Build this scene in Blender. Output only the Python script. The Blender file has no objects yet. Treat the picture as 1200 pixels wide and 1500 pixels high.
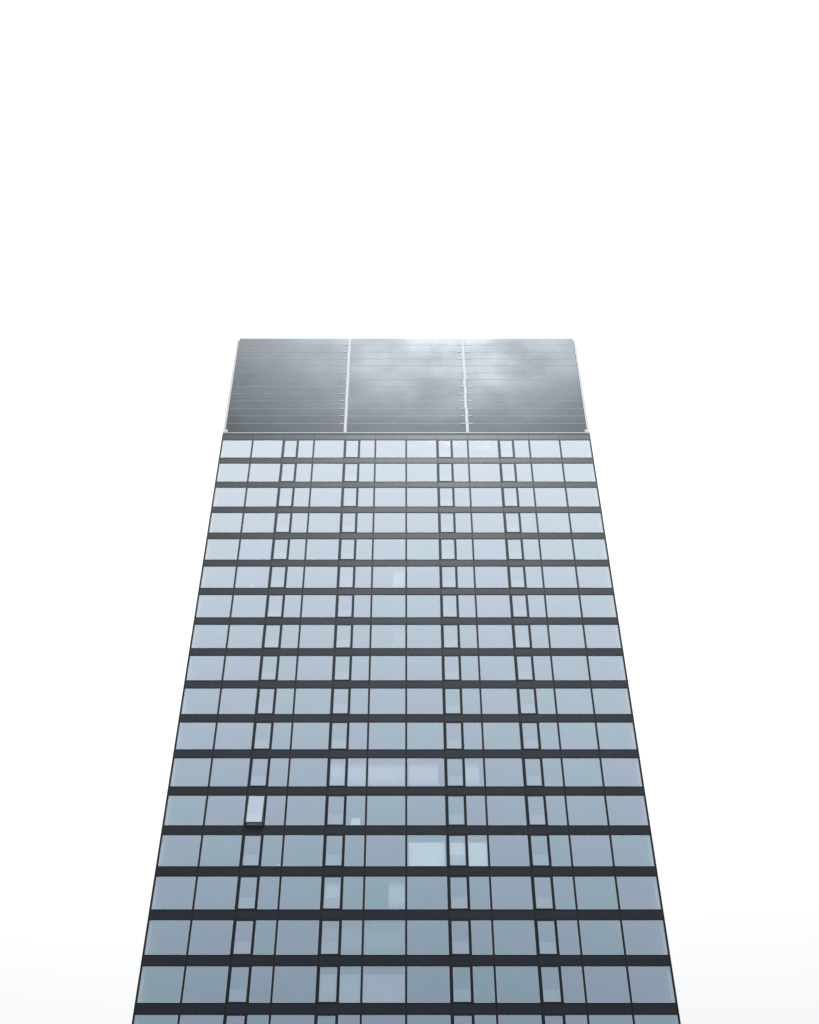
import bpy, bmesh, math, random
from mathutils import Vector, Matrix
random.seed(7)
S = bpy.context.scene
C = S.collection

# ------------------------------------------------------------------ camera
D = 81.7                     # distance from the facade
EYE = 1.7
PITCH = math.radians(45.0)
cd = bpy.data.cameras.new('camera')
cam = bpy.data.objects.new('camera', cd)
C.objects.link(cam)
cam.location = (0, -D, EYE)
cam.rotation_euler = (math.radians(90) + PITCH, 0, 0)
cd.sensor_fit = 'VERTICAL'
cd.sensor_height = 24.0
cd.lens = 24.0 * 1861.0 / 1500.0
cd.shift_x = 4.8 / 1500.0
cd.clip_start = 0.1
cd.clip_end = 6000
S.camera = cam

# ------------------------------------------------------------------ sky: overcast
SUN_EL = math.radians(54.6)
SUN_AZ = math.radians(3.5)     # towards +x from straight behind the camera
w = bpy.data.worlds.new('World')
S.world = w
w.use_nodes = True
nt = w.node_tree
for n in list(nt.nodes):
    nt.nodes.remove(n)
N, L = nt.nodes, nt.links
out = N.new('ShaderNodeOutputWorld')
bg = N.new('ShaderNodeBackground')
sky = N.new('ShaderNodeTexSky')
sky.sky_type = 'NISHITA'
sky.sun_disc = False
sky.sun_elevation = SUN_EL
sky.sun_rotation = math.pi - SUN_AZ
sc_ = N.new('ShaderNodeVectorMath'); sc_.operation = 'SCALE'; sc_.inputs['Scale'].default_value = 0.1
L.new(sky.outputs[0], sc_.inputs[0])
tc = N.new('ShaderNodeTexCoord')
sep = N.new('ShaderNodeSeparateXYZ')
L.new(tc.outputs['Generated'], sep.inputs[0])
mx = N.new('ShaderNodeMath'); mx.operation = 'MAXIMUM'; mx.inputs[1].default_value = 0.0
L.new(sep.outputs['Z'], mx.inputs[0])
# standard overcast sky: L = Lz (1 + 2 sin e) / 3
ma = N.new('ShaderNodeMath'); ma.operation = 'MULTIPLY_ADD'
LZ = 1.65
ma.inputs[1].default_value = 2 * LZ / 3
ma.inputs[2].default_value = LZ / 3
L.new(mx.outputs[0], ma.inputs[0])
# faint unevenness of the cloud sheet
nz = N.new('ShaderNodeTexNoise'); nz.inputs['Scale'].default_value = 2.2
nz.inputs['Detail'].default_value = 4
L.new(tc.outputs['Generated'], nz.inputs['Vector'])
mr = N.new('ShaderNodeMapRange')
mr.inputs['To Min'].default_value = 0.94
mr.inputs['To Max'].default_value = 1.06
L.new(nz.outputs['Fac'], mr.inputs['Value'])
mm = N.new('ShaderNodeMath'); mm.operation = 'MULTIPLY'
L.new(ma.outputs[0], mm.inputs[0]); L.new(mr.outputs[0], mm.inputs[1])
cl = N.new('ShaderNodeVectorMath'); cl.operation = 'SCALE'
cl.inputs[0].default_value = (0.985, 0.99, 1.0)
L.new(mm.outputs[0], cl.inputs['Scale'])
mix = N.new('ShaderNodeMix'); mix.data_type = 'RGBA'
mix.inputs['Factor'].default_value = 0.96      # cloud cover over the clear sky
L.new(sc_.outputs[0], mix.inputs['A']); L.new(cl.outputs[0], mix.inputs['B'])
L.new(mix.outputs['Result'], bg.inputs['Color'])
bg.inputs['Strength'].default_value = 1.0
L.new(bg.outputs[0], out.inputs['Surface'])

# the veiled sun behind the photographer
sd = bpy.data.lights.new('sun', 'SUN')
sd.energy = 1.5
sd.angle = math.radians(10)
sd.color = (1.0, 1.0, 1.0)
sun = bpy.data.objects.new('sun', sd)
C.objects.link(sun)
to_sun = Vector((math.cos(SUN_EL) * math.sin(SUN_AZ), -math.cos(SUN_EL) * math.cos(SUN_AZ), math.sin(SUN_EL)))
sun.rotation_euler = to_sun.to_track_quat('Z', 'Y').to_euler()
sun.location = (30, -60, 150)

S.view_settings.view_transform = 'Standard'
S.view_settings.look = 'None'
S.view_settings.exposure = 0.0
S.view_settings.gamma = 1.0
S.view_settings.use_curve_mapping = False
S.render.engine = 'CYCLES'
S.cycles.max_bounces = 10
S.cycles.transparent_max_bounces = 16

# ------------------------------------------------------------------ materials
def new_mat(name):
    m = bpy.data.materials.new(name)
    m.use_nodes = True
    for n in list(m.node_tree.nodes):
        m.node_tree.nodes.remove(n)
    o = m.node_tree.nodes.new('ShaderNodeOutputMaterial')
    return m, m.node_tree.nodes, m.node_tree.links, o

def pbr(name, col, rough=0.5, metal=0.0, ior=1.5, vary=0.0, nscale=1.0, streak=None,
        rvary=0.0, bump=0.0, bscale=2.0, objvary=0.0, tint=(1, 1, 1), bdetail=3, aniso=0.0):
    m, n, l, o = new_mat(name)
    b = n.new('ShaderNodeBsdfPrincipled')
    l.new(b.outputs[0], o.inputs['Surface'])
    b.inputs['Base Color'].default_value = (*col, 1)
    b.inputs['Roughness'].default_value = rough
    b.inputs['Metallic'].default_value = metal
    b.inputs['IOR'].default_value = ior
    b.inputs['Specular Tint'].default_value = (*tint, 1)
    if aniso:                # vertically brushed / rolled sheet: glints spread sideways
        tn = n.new('ShaderNodeTangent'); tn.direction_type = 'RADIAL'; tn.axis = 'Z'
        b.inputs['Anisotropic'].default_value = aniso
        l.new(tn.outputs[0], b.inputs['Tangent'])
    g = n.new('ShaderNodeNewGeometry')
    mp = n.new('ShaderNodeMapping')
    if streak:
        mp.inputs['Scale'].default_value = streak
    l.new(g.outputs['Position'], mp.inputs['Vector'])
    tx = n.new('ShaderNodeTexNoise')
    tx.inputs['Scale'].default_value = nscale
    tx.inputs['Detail'].default_value = 5
    l.new(mp.outputs[0], tx.inputs['Vector'])
    if vary or objvary:
        r = n.new('ShaderNodeMapRange')
        r.inputs['From Min'].default_value = 0.25; r.inputs['From Max'].default_value = 0.75
        r.inputs['To Min'].default_value = 1 - vary; r.inputs['To Max'].default_value = 1 + vary
        l.new(tx.outputs['Fac'], r.inputs['Value'])
        oi = n.new('ShaderNodeObjectInfo')
        r2 = n.new('ShaderNodeMapRange')
        r2.inputs['To Min'].default_value = 1 - objvary; r2.inputs['To Max'].default_value = 1 + objvary
        l.new(oi.outputs['Random'], r2.inputs['Value'])
        pm = n.new('ShaderNodeMath'); pm.operation = 'MULTIPLY'
        l.new(r.outputs[0], pm.inputs[0]); l.new(r2.outputs[0], pm.inputs[1])
        s = n.new('ShaderNodeVectorMath'); s.operation = 'SCALE'
        s.inputs[0].default_value = col
        l.new(pm.outputs[0], s.inputs['Scale'])
        l.new(s.outputs[0], b.inputs['Base Color'])
    if rvary:
        r = n.new('ShaderNodeMapRange')
        r.inputs['From Min'].default_value = 0.3; r.inputs['From Max'].default_value = 0.7
        r.inputs['To Min'].default_value = rough - rvary; r.inputs['To Max'].default_value = rough + rvary
        l.new(tx.outputs['Fac'], r.inputs['Value'])
        l.new(r.outputs[0], b.inputs['Roughness'])
    if bump:
        t2 = n.new('ShaderNodeTexNoise')
        t2.inputs['Scale'].default_value = bscale
        t2.inputs['Detail'].default_value = bdetail
        l.new(mp.outputs[0], t2.inputs['Vector'])
        bp = n.new('ShaderNodeBump')
        bp.inputs['Strength'].default_value = 1.0
        bp.inputs['Distance'].default_value = bump
        l.new(t2.outputs['Fac'], bp.inputs['Height'])
        l.new(bp.outputs[0], b.inputs['Normal'])
    return m

M = {}
COOL = (0.68, 0.85, 1.0)
M['spandrel'] = pbr('spandrel glass', (0.0015, 0.0035, 0.007), 0.41, 0, 1.26, vary=0.25, nscale=0.5, objvary=0.25,
                    rvary=0.015, bump=0.006, bscale=0.25, tint=COOL, bdetail=1, aniso=0.5)
M['frame'] = pbr('dark anodised frame', (0.004, 0.005, 0.006), 0.42, 0, 1.34, vary=0.2, nscale=2, tint=COOL, aniso=0.5)
_b = next(n for n in M['spandrel'].node_tree.nodes if n.type == 'BSDF_PRINCIPLED')
_b.inputs['Coat Weight'].default_value = 1.0          # glass skin over the enamelled back
_b.inputs['Coat Roughness'].default_value = 0.30
_b.inputs['Coat IOR'].default_value = 1.235
M['bead'] = pbr('glazing bead', (0.46, 0.49, 0.52), 0.45, 0, 1.5)
M['backing'] = pbr('dark backing', (0.012, 0.013, 0.015), 0.7)
M['louvre'] = pbr('satin grey sheet metal', (0.020, 0.024, 0.028), 0.275, 0, 1.345, vary=0.3, nscale=0.2,
                  rvary=0.04, bump=0.024, bscale=0.11, objvary=0.10, tint=COOL, bdetail=2, aniso=0.8)
M['seam'] = pbr('pale aluminium seam', (0.30, 0.33, 0.36), 0.4, 0, 1.5, vary=0.1, nscale=0.7)
M['pale'] = pbr('pale painted metal', (0.62, 0.64, 0.67), 0.45, 0, 1.5, vary=0.06, nscale=1.5)
M['white'] = pbr('white enamelled metal', (0.85, 0.86, 0.87), 0.4, 0, 1.5, vary=0.03)
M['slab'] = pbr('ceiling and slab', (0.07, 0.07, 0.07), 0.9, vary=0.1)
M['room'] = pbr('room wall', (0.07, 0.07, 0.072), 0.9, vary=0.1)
M['added_wall'] = pbr('pale added end wall', (0.45, 0.46, 0.46), 0.9, vary=0.05)  # paler than the room walls, to lend the edge panes a soft light rim
gm_, n_, l_, o_ = new_mat('frosted guard')
d_ = n_.new('ShaderNodeBsdfDiffuse'); d_.inputs['Color'].default_value = (0.52, 0.55, 0.58, 1)
t_ = n_.new('ShaderNodeBsdfTransparent'); t_.inputs['Color'].default_value = (0.95, 0.96, 0.96, 1)
x_ = n_.new('ShaderNodeMixShader'); x_.inputs['Fac'].default_value = 0.30
l_.new(t_.outputs[0], x_.inputs[1]); l_.new(d_.outputs[0], x_.inputs[2]); l_.new(x_.outputs[0], o_.inputs['Surface'])
M['guard'] = gm_
M['bar'] = pbr('grey bar', (0.4, 0.42, 0.44), 0.5)
M['curtain'] = pbr('white curtain cloth', (0.93, 0.94, 0.93), 0.9, vary=0.06, nscale=3, streak=(4, 4, .3))
M['curtain_dim'] = pbr('grey sheer cloth', (0.38, 0.39, 0.40), 0.9, vary=0.10, nscale=3, streak=(4, 4, .3))
M['blind'] = pbr('white roller blind', (0.88, 0.89, 0.89), 0.85, vary=0.03, nscale=2)
M['card'] = pbr('white card', (0.82, 0.82, 0.82), 0.8, vary=0.03)
M['lampshade'] = pbr('white lamp shade', (0.75, 0.75, 0.73), 0.6, vary=0.03)
M['darkshade'] = pbr('dark lamp shade', (0.01, 0.01, 0.01), 0.6)
M['roof'] = pbr('roof gravel', (0.22, 0.22, 0.21), 0.95, vary=0.3, nscale=6)
M['paving'] = pbr('grey paving', (0.07, 0.07, 0.07), 0.85, vary=0.2, nscale=0.4, bump=0.01, bscale=3)

def glass_mat(name):
    m, n, l, o = new_mat(name)
    lw = n.new('ShaderNodeLayerWeight'); lw.inputs['Blend'].default_value = 0.5
    # reflectance of the coated double glazing against angle
    mr = n.new('ShaderNodeMapRange')
    mr.inputs['From Min'].default_value = 0.0; mr.inputs['From Max'].default_value = 1.0
    mr.inputs['To Min'].default_value = 0.27; mr.inputs['To Max'].default_value = 1.22
    l.new(lw.outputs['Facing'], mr.inputs['Value'])
    # pane to pane tint of the coating plus slow drift across the facade
    oi = n.new('ShaderNodeObjectInfo')
    g = n.new('ShaderNodeNewGeometry')
    nz = n.new('ShaderNodeTexNoise'); nz.inputs['Scale'].default_value = 0.6; nz.inputs['Detail'].default_value = 3
    l.new(g.outputs['Position'], nz.inputs['Vector'])
    ad = n.new('ShaderNodeMath'); ad.operation = 'MULTIPLY_ADD'
    ad.inputs[1].default_value = 0.55
    l.new(oi.outputs['Random'], ad.inputs[0])
    sb = n.new('ShaderNodeMath'); sb.operation = 'MULTIPLY_ADD'
    sb.inputs[1].default_value = 1.5; sb.inputs[2].default_value = -0.50
    l.new(nz.outputs['Fac'], sb.inputs[0])
    l.new(sb.outputs[0], ad.inputs[2])
    ad.use_clamp = True
    cr = n.new('ShaderNodeMix'); cr.data_type = 'RGBA'
    cr.inputs['A'].default_value = (0.63, 0.95, 1.09, 1)     # teal
    cr.inputs['B'].default_value = (0.74, 0.885, 1.16, 1)     # mauve
    l.new(ad.outputs[0], cr.inputs['Factor'])
    mw = n.new('ShaderNodeMix'); mw.data_type = 'RGBA'
    mw.inputs['B'].default_value = (0.97, 1.0, 1.03, 1)
    r2 = n.new('ShaderNodeMapRange')
    r2.inputs['From Min'].default_value = 0.08; r2.inputs['From Max'].default_value = 0.45
    l.new(lw.outputs['Facing'], r2.inputs['Value'])
    l.new(r2.outputs[0], mw.inputs['Factor'])
    l.new(cr.outputs['Result'], mw.inputs['A'])
    # very slight pillowing of the sheet
    bz = n.new('ShaderNodeTexNoise'); bz.inputs['Scale'].default_value = 0.7; bz.inputs['Detail'].default_value = 1
    l.new(g.outputs['Position'], bz.inputs['Vector'])
    bp = n.new('ShaderNodeBump'); bp.inputs['Strength'].default_value = 1.0; bp.inputs['Distance'].default_value = 0.012
    l.new(bz.outputs['Fac'], bp.inputs['Height'])
    gl = n.new('ShaderNodeBsdfGlossy'); gl.inputs['Roughness'].default_value = 0.03
    l.new(mw.outputs['Result'], gl.inputs['Color'])
    l.new(bp.outputs[0], gl.inputs['Normal'])
    tr = n.new('ShaderNodeBsdfTransparent'); tr.inputs['Color'].default_value = (0.97, 1.0, 1.0, 1)
    ms = n.new('ShaderNodeMixShader')
    l.new(mr.outputs[0], ms.inputs['Fac'])
    l.new(tr.outputs[0], ms.inputs[1]); l.new(gl.outputs[0], ms.inputs[2])
    l.new(ms.outputs[0], o.inputs['Surface'])
    return m
M['glass'] = glass_mat('coated window glass')
m_, n_, l_, o_ = new_mat('inner glass face')
t_ = n_.new('ShaderNodeBsdfTransparent'); t_.inputs['Color'].default_value = (0.97, 0.98, 0.98, 1)
l_.new(t_.outputs[0], o_.inputs['Surface'])
M['glass_in'] = m_

# ------------------------------------------------------------------ mesh helpers
def box(bm, x0, x1, y0, y1, z0, z1, mi=0):
    v = [bm.verts.new(p) for p in ((x0, y0, z0), (x1, y0, z0), (x1, y1, z0), (x0, y1, z0),
                                   (x0, y0, z1), (x1, y0, z1), (x1, y1, z1), (x0, y1, z1))]
    for f in ((0, 3, 2, 1), (4, 5, 6, 7), (0, 1, 5, 4), (1, 2, 6, 5), (2, 3, 7, 6), (3, 0, 4, 7)):
        bm.faces.new([v[i] for i in f]).material_index = mi

def ring(bm, x0, x1, z0, z1, l, r, b, t, y0, y1, mi=0):
    """rectangular frame: stiles full height, rails butted between them"""
    box(bm, x0, x0 + l, y0, y1, z0, z1, mi)
    box(bm, x1 - r, x1, y0, y1, z0, z1, mi)
    box(bm, x0 + l, x1 - r, y0, y1, z0, z0 + b, mi)
    box(bm, x0 + l, x1 - r, y0, y1, z1 - t, z1, mi)

def pane_box(bm, x0, x1, y0, y1, z0, z1):
    """glass sheet: coated outer face (towards -y), clear inner face and edges"""
    n0 = len(bm.faces)
    box(bm, x0, x1, y0, y1, z0, z1, 1)
    bm.faces.ensure_lookup_table()
    bm.faces[n0 + 2].material_index = 0

def mesh(name, bm, mats):
    me = bpy.data.meshes.new(name)
    bm.to_mesh(me); bm.free()
    for k in (mats if isinstance(mats, (list, tuple)) else [mats]):
        me.materials.append(M[k])
    return me

def put(name, me, parent=None, loc=(0, 0, 0), rot=(0, 0, 0), kind=None):
    o = bpy.data.objects.new(name, me)
    C.objects.link(o)
    o.location = loc; o.rotation_euler = rot
    if parent: o.parent = parent
    if kind: o['kind'] = kind
    return o

def tag(o, label, cat, group=None):
    o['label'] = label; o['category'] = cat
    if group: o['group'] = group
    return o

# ------------------------------------------------------------------ ground
bm = bmesh.new()
R = 2500
v = [bm.verts.new(p) for p in ((-R, -R, 0), (R, -R, 0), (R, R, 0), (-R, R, 0))]
bm.faces.new(v)
g = put('ground', mesh('ground', bm, 'paving')); g['kind'] = 'structure'

# ------------------------------------------------------------------ tower
W = 35.6; HW = W / 2
POST = 0.07
BAY = (W - 2 * POST) / 12
H = 3.302                    # storey height
PH = 2.508                   # visible glass height
ZT0 = EYE + D * 1.1200       # top of the topmost glass row
DEP = 17.0                   # plan depth of the tower
FR = 0.075                   # frame width
RAIL = 0.075                 # head and sill rail
NV, NA = 18, 27              # rows built singly, rows in all
def zt(i): return ZT0 - i * H
def zb(i): return zt(i) - PH
def bayx(k): return -HW + POST + k * BAY

tower = bpy.data.objects.new('glass_tower', None); C.objects.link(tower)
tag(tower, 'tall dark glass tower with banded windows and a three-part grey louvred crown', 'tower')

# window kinds: (name, width, left frame, right frame)
SPL = 0.487 * BAY            # the vent takes the left part of a split bay
G2 = 0.002
def fixed_window(wd, lf, rf):
    bm = bmesh.new()
    ring(bm, -wd/2 + G2, wd/2 - G2, -RAIL, PH + RAIL, lf - G2, rf - G2, RAIL, RAIL, -0.02, 0.10)
    # pale glazing bead round the glass
    ring(bm, -wd/2 + lf, wd/2 - rf, 0, PH, 0.028, 0.028, 0.034, 0.016, 0.004, 0.05, 1)
    fm = mesh('fixed_window', bm, ['frame', 'bead'])
    bm = bmesh.new()
    pane_box(bm, -wd/2 + lf + .012, wd/2 - rf - .012, 0.014, 0.040, 0.010, PH - 0.006)
    return fm, mesh('pane', bm, ['glass', 'glass_in'])
SW = 0.085                   # sash stile
def vent_window(wd, lf, rf):
    bm = bmesh.new()
    ring(bm, -wd/2 + G2, wd/2 - G2, -RAIL, PH + RAIL, lf - G2, rf - G2, RAIL, RAIL, -0.02, 0.10)
    fm = mesh('vent_window', bm, 'frame')
    a, b = -wd/2 + lf + .003, wd/2 - rf - .003
    bm = bmesh.new()         # sash, origin at the hinge on top
    ring(bm, a, b, -PH + .004, -.004, SW, SW, 0.055, 0.06, -0.034, 0.045)
    ring(bm, a + SW, b - SW, -PH + .059, -.064, 0.026, 0.026, 0.032, 0.016, -0.012, 0.03, 1)
    sm = mesh('sash', bm, ['frame', 'bead'])
    bm = bmesh.new()
    pane_box(bm, a + SW + .01, b - SW - .01, -0.004, 0.02, -PH + .068, -.07)
    pm = mesh('pane', bm, ['glass', 'glass_in'])
    bm = bmesh.new()         # frosted fall guard behind the vent
    box(bm, a, b, 0.105, 0.117, -RAIL + .02, 0.94)
    box(bm, a, b, 0.100, 0.125, 0.94, 0.965)
    gm = mesh('guard_panel', bm, 'guard')
    return fm, sm, pm, gm
wide = fixed_window(BAY, FR, FR)
narrow = fixed_window(BAY - SPL, 0.055, FR)
vent = vent_window(SPL, FR, 0.055)
SPLIT = (2, 4, 7, 9)
CX = {}                      # (bay, part) -> (centre x, width)
for k in range(12):
    if k in SPLIT:
        CX[(k, 'v')] = (bayx(k) + SPL / 2, SPL)
        CX[(k, 'n')] = (bayx(k) + SPL + (BAY - SPL) / 2, BAY - SPL)
    else:
        CX[(k, 'w')] = (bayx(k) + BAY / 2, BAY)

OPEN = (12, 2)               # the one vent standing open
for i in range(NV):
    for (k, t), (x, wd) in CX.items():
        jx = random.uniform(-.0015, .0015)
        if t == 'v':
            o = put('vent_window', vent[0], tower, (x, 0, zb(i)))
            ang, sl = 0, (0, 0, PH)
            if (i, k) == OPEN:
                ang, sl = -math.radians(6.5), (0, -.12, PH - .05)   # on friction stays: out and a little down
                o['label'] = 'vent window tilted open at the bottom'
            put('sash', vent[1], o, sl, (ang, 0, 0))
            put('pane', vent[2], o, sl, (ang + random.uniform(-.004, .004), 0, random.uniform(-.004, .004)))
            put('guard_panel', vent[3], o)
        else:
            o = put('fixed_window', (wide if t == 'w' else narrow)[0], tower, (x, 0, zb(i)))
            put('pane', (wide if t == 'w' else narrow)[1], o, (0, 0, 0), (random.uniform(-.001, .001), 0, random.uniform(-.001, .001)))

# spandrel panels, one per bay and storey
SH = H - PH - 2 * RAIL
bm = bmesh.new(); box(bm, -BAY/2 + .011, BAY/2 - .011, -0.012, 0.06, 0.006, SH - 0.006)
bmesh.ops.bevel(bm, geom=[e for e in bm.edges if all(v.co.y < 0 for v in e.verts)], offset=0.006, segments=1, affect='EDGES')
spm = mesh('spandrel_panel', bm, 'spandrel')
for i in range(NV):
    for k in range(12):
        put('spandrel_panel', spm, tower, (bayx(k) + BAY/2, random.uniform(-.002, .002), zb(i) - RAIL - SH),
            (random.uniform(-.005, .005), 0, random.uniform(-.002, .002)))
# head band above the topmost windows
ZH = zt(0) + RAIL
HB = 0.66
bm = bmesh.new(); box(bm, -BAY/2 + .011, BAY/2 - .011, -0.012, 0.06, 0.006, HB)
hbm = mesh('spandrel_panel', bm, 'spandrel')
for k in range(12):
    put('spandrel_panel', hbm, tower, (bayx(k) + BAY/2, 0, ZH), (random.uniform(-.004, .004), 0, 0))

# corner posts
for s in (-1, 1):
    bm = bmesh.new()
    x0, x1 = sorted((s * HW, s * (HW - POST + .002)))
    box(bm, x0, x1, -0.03, 0.10, zb(NA - 1) - 1.0, ZH + HB - .01)
    put('corner_post', mesh('corner_post', bm, 'frame'), tower)

# storeys below the picture: the same facade, joined
bm = bmesh.new(); bp_ = bmesh.new(); bs = bmesh.new()
for i in range(NV, NA):
    z = zb(i)
    for (k, t), (x, wd) in CX.items():
        ring(bm, x - wd/2 + G2, x + wd/2 - G2, z - RAIL, z + PH + RAIL, FR, FR, RAIL, RAIL, -0.02, 0.10)
        pane_box(bp_, x - wd/2 + FR + .002, x + wd/2 - FR - .002, 0.014, 0.040, z + .002, z + PH - .002)
    for k in range(12):
        x = bayx(k) + BAY/2
        box(bs, x - BAY/2 + .011, x + BAY/2 - .011, -0.012, 0.06, z - RAIL - SH + .006, z - RAIL - .006)
put('lower_window_frames', mesh('lower_window_frames', bm, 'frame'), tower, kind='stuff')
put('lower_panes', mesh('lower_panes', bp_, ['glass', 'glass_in']), tower, kind='stuff')
put('lower_spandrels', mesh('lower_spandrels', bs, 'spandrel'), tower, kind='stuff')
# ground floor plinth
zg = zb(NA - 1) - RAIL - SH
bm = bmesh.new(); box(bm, -HW + .3, HW - .3, 0.4, DEP - .4, 0, zg - .01)
put('plinth', mesh('plinth', bm, 'spandrel'), tower)

# side and rear elevations
def elevation(nb, length):
    f, p, s = bmesh.new(), bmesh.new(), bmesh.new()
    bw = length / nb
    for i in range(NA):
        z = zb(i)
        for k in range(nb):
            a, b = -length/2 + k*bw, -length/2 + (k+1)*bw
            ring(f, a + G2, b - G2, z - RAIL, z + PH + RAIL, FR, FR, RAIL, RAIL, -0.02, 0.10)
            pane_box(p, a + FR + .002, b - FR - .002, 0.014, 0.040, z + .002, z + PH - .002)
            box(s, a + .011, b - .011, -0.012, 0.06, z - RAIL - SH + .006, z - RAIL - .006)
    for k in range(nb):
        a, b = -length/2 + k*bw, -length/2 + (k+1)*bw
        box(s, a + .011, b - .011, -0.012, 0.06, ZH + .006, ZH + HB)
    return (mesh('side_window_frames', f, 'frame'), mesh('side_panes', p, ['glass', 'glass_in']), mesh('side_spandrels', s, 'spandrel'))
side = elevation(6, DEP - 0.3)
rear = elevation(12, W - 0.3)
for s, loc, rz in ((side, (HW - .03, DEP/2, 0), math.pi/2), (side, (-HW + .03, DEP/2, 0), -math.pi/2), (rear, (0, DEP - .03, 0), math.pi)):
    for nm, me in zip(('side_window_frames', 'side_panes', 'side_spandrels'), s):
        put(nm, me, tower, loc, (0, 0, rz), kind='stuff')

# floors, core and room walls
for i in range(NA):
    bm = bmesh.new()
    top = zb(i) - 0.05
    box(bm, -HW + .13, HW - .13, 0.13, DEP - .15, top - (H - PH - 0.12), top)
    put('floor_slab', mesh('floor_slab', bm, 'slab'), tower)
bm = bmesh.new(); box(bm, -HW + .13, HW - .13, 0.13, DEP - .15, zt(0) + .07, zt(0) + .45)
put('roof_slab', mesh('roof_slab', bm, 'slab'), tower)
bm = bmesh.new()
for i in range(NA):
    a, b = zb(i) - .048, zt(i) + .068
    box(bm, -HW + 6, HW - 6, 5.2, DEP - 5.2, a, b)
    for k in (2, 4, 6, 8, 10):
        box(bm, bayx(k) - .06, bayx(k) + .06, 0.16, 5.196, a, b)
bw = bmesh.new()  # added end walls, blocking the sky that shows through the side glass
for i in range(NA):
    a, b = zb(i) - .048, zt(i) + .068
    for sx in (-1, 1):
        p, q = sorted((sx * (HW - .18), sx * (HW - .30)))
        box(bw, p, q, 0.30, DEP - .4, a, b)
put('added_end_walls', mesh('added_end_walls', bw, 'added_wall'), tower)
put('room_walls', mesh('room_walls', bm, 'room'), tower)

# ------------------------------------------------------------------ crown
ZC0 = ZT0 + 0.335 * H        # foot of the louvres
ZC1 = ZT0 + 4.869 * H        # top
seam = [4.869, 4.523, 4.164, 3.818, 3.477, 3.122, 2.797, 2.443, 2.110, 1.765, 1.416, 1.072, 0.732, 0.335]
zs = [ZT0 + q * H for q in seam]
bm = bmesh.new()
box(bm, -HW, HW, -0.04, 0.13, ZC0 - .17, ZC0 - .003, 0)
box(bm, -HW + .01, HW - .01, -0.01, 0.12, ZH + HB + .004, ZC0 - .173, 1)
put('base_rail', mesh('base_rail', bm, ['seam', 'frame']), tower)
bm = bmesh.new(); box(bm, -HW + .2, HW - .2, 0.14, 0.30, ZC0, ZC1 - .25)
put('screen_backing', mesh('screen_backing', bm, 'backing'), tower)
JW = 0.31                    # pale joint strip between the sections
EW = 0.24                    # pale edge post
edges = [-HW + EW, -HW + W/3, -HW + 2*W/3, HW - EW]
for s in range(3):
    x0 = edges[s] + (JW/2 if s > 0 else 0.03)
    x1 = edges[s+1] - (JW/2 if s < 2 else 0.03)
    for r in range(13):
        hi, lo = zs[r], zs[r+1]
        bm = bmesh.new()
        hh = hi - lo
        # folded sheet: flat tray with returned lips
        prof = [(0.11, 0.022), (0.0, 0.022)]
        prof += [(0.0, hh - .022), (0.11, hh - .022)]
        va = [bm.verts.new((x0, y, z)) for y, z in prof]
        vb = [bm.verts.new((x1, y, z)) for y, z in prof]
        for j in range(len(prof) - 1):
            bm.faces.new((va[j], vb[j], vb[j+1], va[j+1]))
        bm.faces.new(list(reversed(va))); bm.faces.new(vb)
        bmesh.ops.recalc_face_normals(bm, faces=bm.faces)
        p = put('louvre_panel', mesh('louvre_panel', bm, 'louvre'), tower, (0, random.uniform(-.004, .004), lo))
        if r < 12:
            bm = bmesh.new()
            box(bm, x0 + .01, x1 - .01, -0.010, 0.10, -0.0215, 0.0215)
            put('seam_strip', mesh('seam_strip', bm, 'seam'), tower, (0, 0, lo))
            # bright clip plates where the seam meets the pale joints
            for sx, on in ((x0, s == 2), (x1, s < 2)):
                if on:
                    d = 1 if sx == x0 else -1
                    a, b = sorted((sx + d*.05, sx + d*.42))
                    bm = bmesh.new(); box(bm, a, b, -0.034, -0.014, -0.035, 0.035)
                    put('clip_plate', mesh('clip_plate', bm, 'white'), tower, (0, 0, lo))
for x in edges[1:3]:
    for r in range(13):
        bm = bmesh.new()
        box(bm, -JW/2 + .012, JW/2 - .012, -0.03, 0.10, zs[r+1] + .004, zs[r] - .004)
        put('joint_strip', mesh('joint_strip', bm, 'pale'), tower, (x + (random.uniform(-.022, .022) if x > 0 else random.uniform(-.006, .006)), 0, 0))
for s in (-1, 1):
    a, b = sorted((s * (HW - .01), s * (HW - EW)))
    bm = bmesh.new(); box(bm, a, b, -0.04, 0.28, ZC0 + .002, ZC1 - .35)
    put('edge_post', mesh('edge_post', bm, 'pale'), tower)
    bm = bmesh.new()
    a, b = sorted((s * (HW - EW - .02), s * (HW - EW - .22)))
    box(bm, a, b, -0.05, -0.01, ZC0 + .01, ZC0 + .38)
    put('foot_bracket', mesh('foot_bracket', bm, 'pale'), tower)
# side and rear screens, roof
bm = bmesh.new()
for r in range(13):
    a, b = zs[r+1] + .02, zs[r] - .02
    box(bm, -HW + .02, -HW + .12, 0.30, DEP - .1, a, b)
    box(bm, HW - .12, HW - .02, 0.30, DEP - .1, a, b)
    box(bm, -HW + .3, HW - .3, DEP - .12, DEP - .02, a, b)
put('side_screens', mesh('side_screens', bm, 'louvre'), tower, kind='stuff')
bm = bmesh.new(); box(bm, -HW + .13, HW - .13, .31, DEP - .13, ZC0 - .2, ZC0 + .1)
put('roof_deck', mesh('roof_deck', bm, 'roof'), tower)

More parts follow.
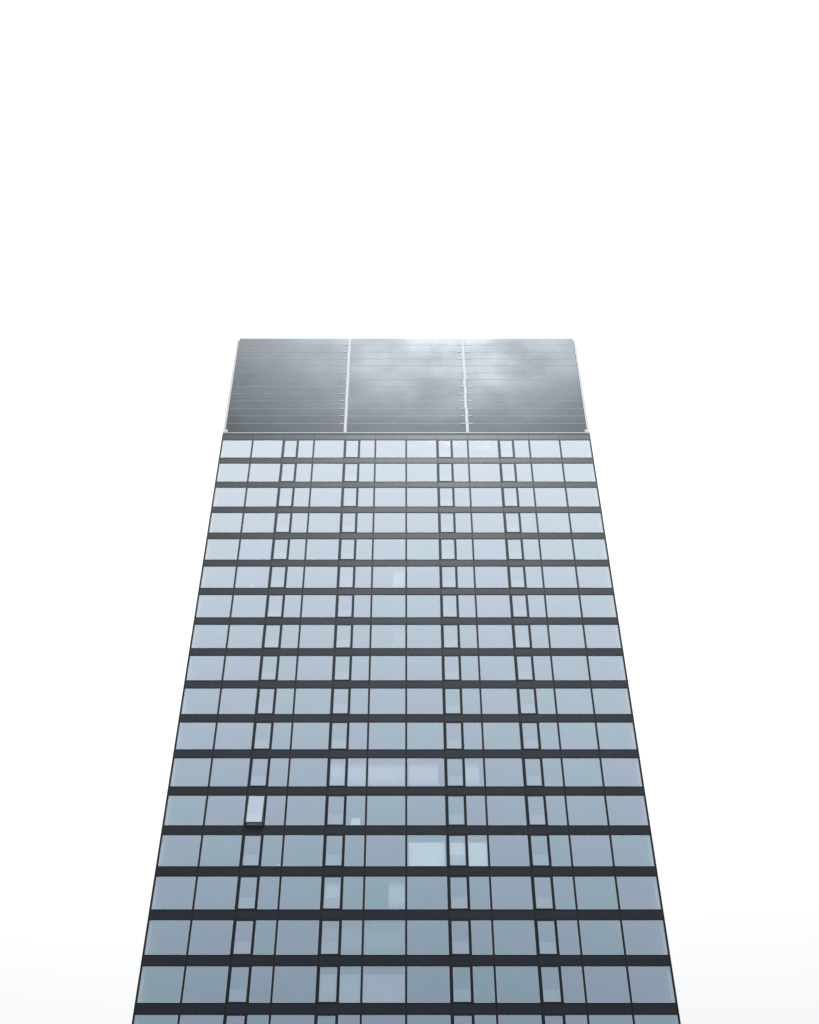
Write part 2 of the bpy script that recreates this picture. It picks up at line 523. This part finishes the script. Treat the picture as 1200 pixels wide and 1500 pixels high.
# ------------------------------------------------------------------ things behind the glass
def cell(k, t): return CX[(k, t)]
def drape(row, k, t, a, b, label, mat='curtain', y=0.19, folds=12, amp=0.024, gap=0.38, seed=0, cat='curtain', group=None):
    """hanging cloth from the ceiling to the floor between fractions a..b of the window"""
    i = row - 1
    x, wd = cell(k, t)
    x0, x1 = x - wd/2 + a*wd, x - wd/2 + b*wd
    rnd = random.Random(seed + row*31 + k)
    z0, z1 = -PH - .045, -gap
    n = max(8, int(folds * 8 * (x1 - x0) / BAY))
    bm = bmesh.new()
    ph = [rnd.uniform(0, 6.28) for _ in range(3)]
    def yy(u, lv):
        s = u * (x1 - x0) / BAY * folds * 6.283
        return amp * lv * (math.sin(s + 1.2*math.sin(s*.23 + ph[0])) * (0.6 + .4*math.sin(s*.31 + ph[1])) + .1*math.sin(s*2.1 + ph[2]))
    rows_ = []
    for zq, lv in ((z0, 1.0), (z0 + .8, 1.0), (z1 - .5, .8), (z1, .35)):
        rows_.append([bm.verts.new((x0 + (x1 - x0)*j/n, yy(j/n, lv), zq)) for j in range(n + 1)])
    for r in range(3):
        for j in range(n):
            bm.faces.new((rows_[r][j], rows_[r][j+1], rows_[r+1][j+1], rows_[r+1][j]))
    bmesh.ops.solidify(bm, geom=list(bm.faces), thickness=0.006)
    o = put('curtain', mesh('curtain', bm, mat), None, (0, y, zt(i)))
    for p in o.data.polygons: p.use_smooth = True
    bm = bmesh.new(); box(bm, x0 - .02, x1 + .02, -.04, .05, -gap + .002, .066)
    put('pelmet', mesh('pelmet', bm, 'room'), o)
    return tag(o, label, cat, group)

def blind(row, k, t, a, b, label, mat='blind', y=0.26, drop=1.0, gap=0.36, group=None):
    i = row - 1
    x, wd = cell(k, t)
    x0, x1 = x - wd/2 + a*wd, x - wd/2 + b*wd
    root = bpy.data.objects.new('roller_blind', None); C.objects.link(root)
    root.location = ((x0 + x1)/2, y, zt(i) - gap)
    hw = (x1 - x0)/2
    full = PH - gap + .04
    bm = bmesh.new(); box(bm, -hw, hw, -.002, .002, -full*drop + .03, -.07)
    put('cloth', mesh('cloth', bm, mat), root)
    bm = bmesh.new(); box(bm, -hw, hw, -.012, .012, -full*drop, -full*drop + .028)
    put('bottom_bar', mesh('bottom_bar', bm, 'bar'), root)
    bm = bmesh.new(); box(bm, -hw - .02, hw + .02, -.04, .04, -.068, gap + .066)
    put('cassette', mesh('cassette', bm, 'room'), root)
    return tag(root, label, 'blind', group)

R12 = 'curtains in the twelfth window row'
drape(12, 4, 'v', .08, .95, 'white curtain filling a narrow vent window, twelfth row below the louvres', seed=1)
drape(12, 4, 'n', .03, .97, 'white pleated curtain in a narrow fixed window, twelfth row below the louvres', seed=2, folds=14)
drape(12, 5, 'w', .03, .97, 'white pleated curtain drawn across a whole wide window, twelfth row', seed=3, folds=14)
drape(12, 6, 'w', .06, .82, 'white pleated curtain stopping short of the right jamb, twelfth row', seed=4, folds=13)
drape(12, 7, 'n', .03, .75, 'white curtain over most of a narrow fixed window, isolated in twelfth row', seed=5, folds=12)
blind(14, 6, 'w', .06, .94, 'large bright roller blind lowered in a wide window, fourteenth row')
blind(14, 7, 'v', .12, .92, 'bright roller blind behind a narrow vent window, fourteenth row')
blind(14, 7, 'n', .05, .95, 'bright roller blind behind a narrow fixed window, fourteenth row')
drape(15, 4, 'v', .15, .88, 'bright white curtain bunched in a narrow vent window, fifteenth row', seed=6, folds=16)
drape(15, 5, 'w', .58, .97, 'bright white curtain pulled to one side of a wide window, fifteenth row', seed=7, folds=15)
drape(16, 4, 'v', .10, .92, 'dim grey sheer curtain in a narrow vent window, sixteenth row', 'curtain_dim', seed=8)
drape(16, 4, 'n', .05, .95, 'dim grey sheer curtain in a narrow fixed window, sixteenth row', 'curtain_dim', seed=9)
drape(16, 5, 'w', .05, .95, 'dim grey sheer curtain across a wide window, sixteenth row', 'curtain_dim', seed=10, folds=15)
blind(17, 4, 'n', .04, .96, 'dim grey blind in a narrow fixed window, seventeenth row', 'curtain_dim')
blind(17, 5, 'w', .04, .96, 'dim grey blind in a wide window, seventeenth row', 'curtain_dim')
blind(17, 4, 'v', .08, .92, 'dim grey blind in a narrow vent window, seventeenth row', 'curtain_dim')
drape(6, 4, 'v', .08, .92, 'pale sheer curtain in a narrow vent window, sixth row', 'curtain_dim', seed=11)
drape(6, 5, 'w', .62, .97, 'pale curtain pulled to one side of a wide window, sixth row', 'curtain', seed=12)
drape(8, 5, 'w', .62, .97, 'dim sheer curtain pulled to one side of a wide window, eighth row', 'curtain_dim', seed=13)

# white card box standing at the glass
def at_floor(row, k, t, f, y):
    x, wd = cell(k, t)
    return (x - wd/2 + f*wd, y, zb(row - 1) - .05)
bm = bmesh.new()
box(bm, -.34, .34, -.05, .05, 0, .74)
bmesh.ops.bevel(bm, geom=list(bm.edges), offset=.008, segments=1, affect='EDGES')
o = put('display_board', mesh('display_board', bm, 'card'), None, at_floor(13, 4, 'n', .50, .17))
tag(o, 'white rectangular board leaning inside a narrow window, thirteenth row', 'board')

def dome_lamp(row, k, t, f, r, hgt, label, y=.35, mat='lampshade', grp=None):
    loc = at_floor(row, k, t, f, y)
    root = bpy.data.objects.new('table_lamp', None); C.objects.link(root); root.location = loc
    bm = bmesh.new()
    prof = [(0.0, 0.0), (r*.55, 0.0), (r*.55, .02), (.02, .03), (.015, hgt - r*1.0)]
    def lathe(bm, prof, n=20):
        rings = []
        for q, z in prof:
            rings.append([bm.verts.new((q*math.cos(6.28319*j/n), q*math.sin(6.28319*j/n), z)) for j in range(n)])
        for a, b in zip(rings, rings[1:]):
            for j in range(n):
                bm.faces.new((a[j], a[(j+1) % n], b[(j+1) % n], b[j]))
        bmesh.ops.remove_doubles(bm, verts=list(bm.verts), dist=1e-5)
    lathe(bm, prof)
    put('stand', mesh('stand', bm, 'backing'), root)
    bm = bmesh.new()
    lathe(bm, [(r*math.cos(a), hgt - r + r*math.sin(a)) for a in [math.pi/2*q/8 for q in range(9)]])
    s = put('lamp_shade', mesh('lamp_shade', bm, mat), root)
    for p in s.data.polygons: p.use_smooth = True
    return tag(root, label, 'lamp', grp)
dome_lamp(6, 1, 'w', .47, .26, .62, 'white dome shaded lamp standing inside a wide window, sixth row')
dome_lamp(14, 2, 'n', .82, .17, .40, 'small white dome lamp inside a narrow fixed window, fourteenth row')
dome_lamp(8, 4, 'n', .45, .16, .40, 'small white dome lamp inside a narrow fixed window, eighth row')

# dark round pendant lamp in the fifteenth row
x, wd = cell(6, 'w')
root = bpy.data.objects.new('pendant_lamp', None); C.objects.link(root)
root.location = (x + .17*wd, .75, zt(14) + .066)
tag(root, 'dark round pendant lamp hanging behind a wide window, fifteenth row', 'lamp')
bm = bmesh.new()
bmesh.ops.create_uvsphere(bm, u_segments=24, v_segments=14, radius=.42)
bmesh.ops.scale(bm, vec=(1, 1, .95), verts=list(bm.verts))
bmesh.ops.translate(bm, vec=(0, 0, -.62), verts=list(bm.verts))
s = put('globe', mesh('globe', bm, 'darkshade'), root)
for p in s.data.polygons: p.use_smooth = True
bm = bmesh.new(); box(bm, -.008, .008, -.008, .008, -.225, 0)
put('cord', mesh('cord', bm, 'darkshade'), root)
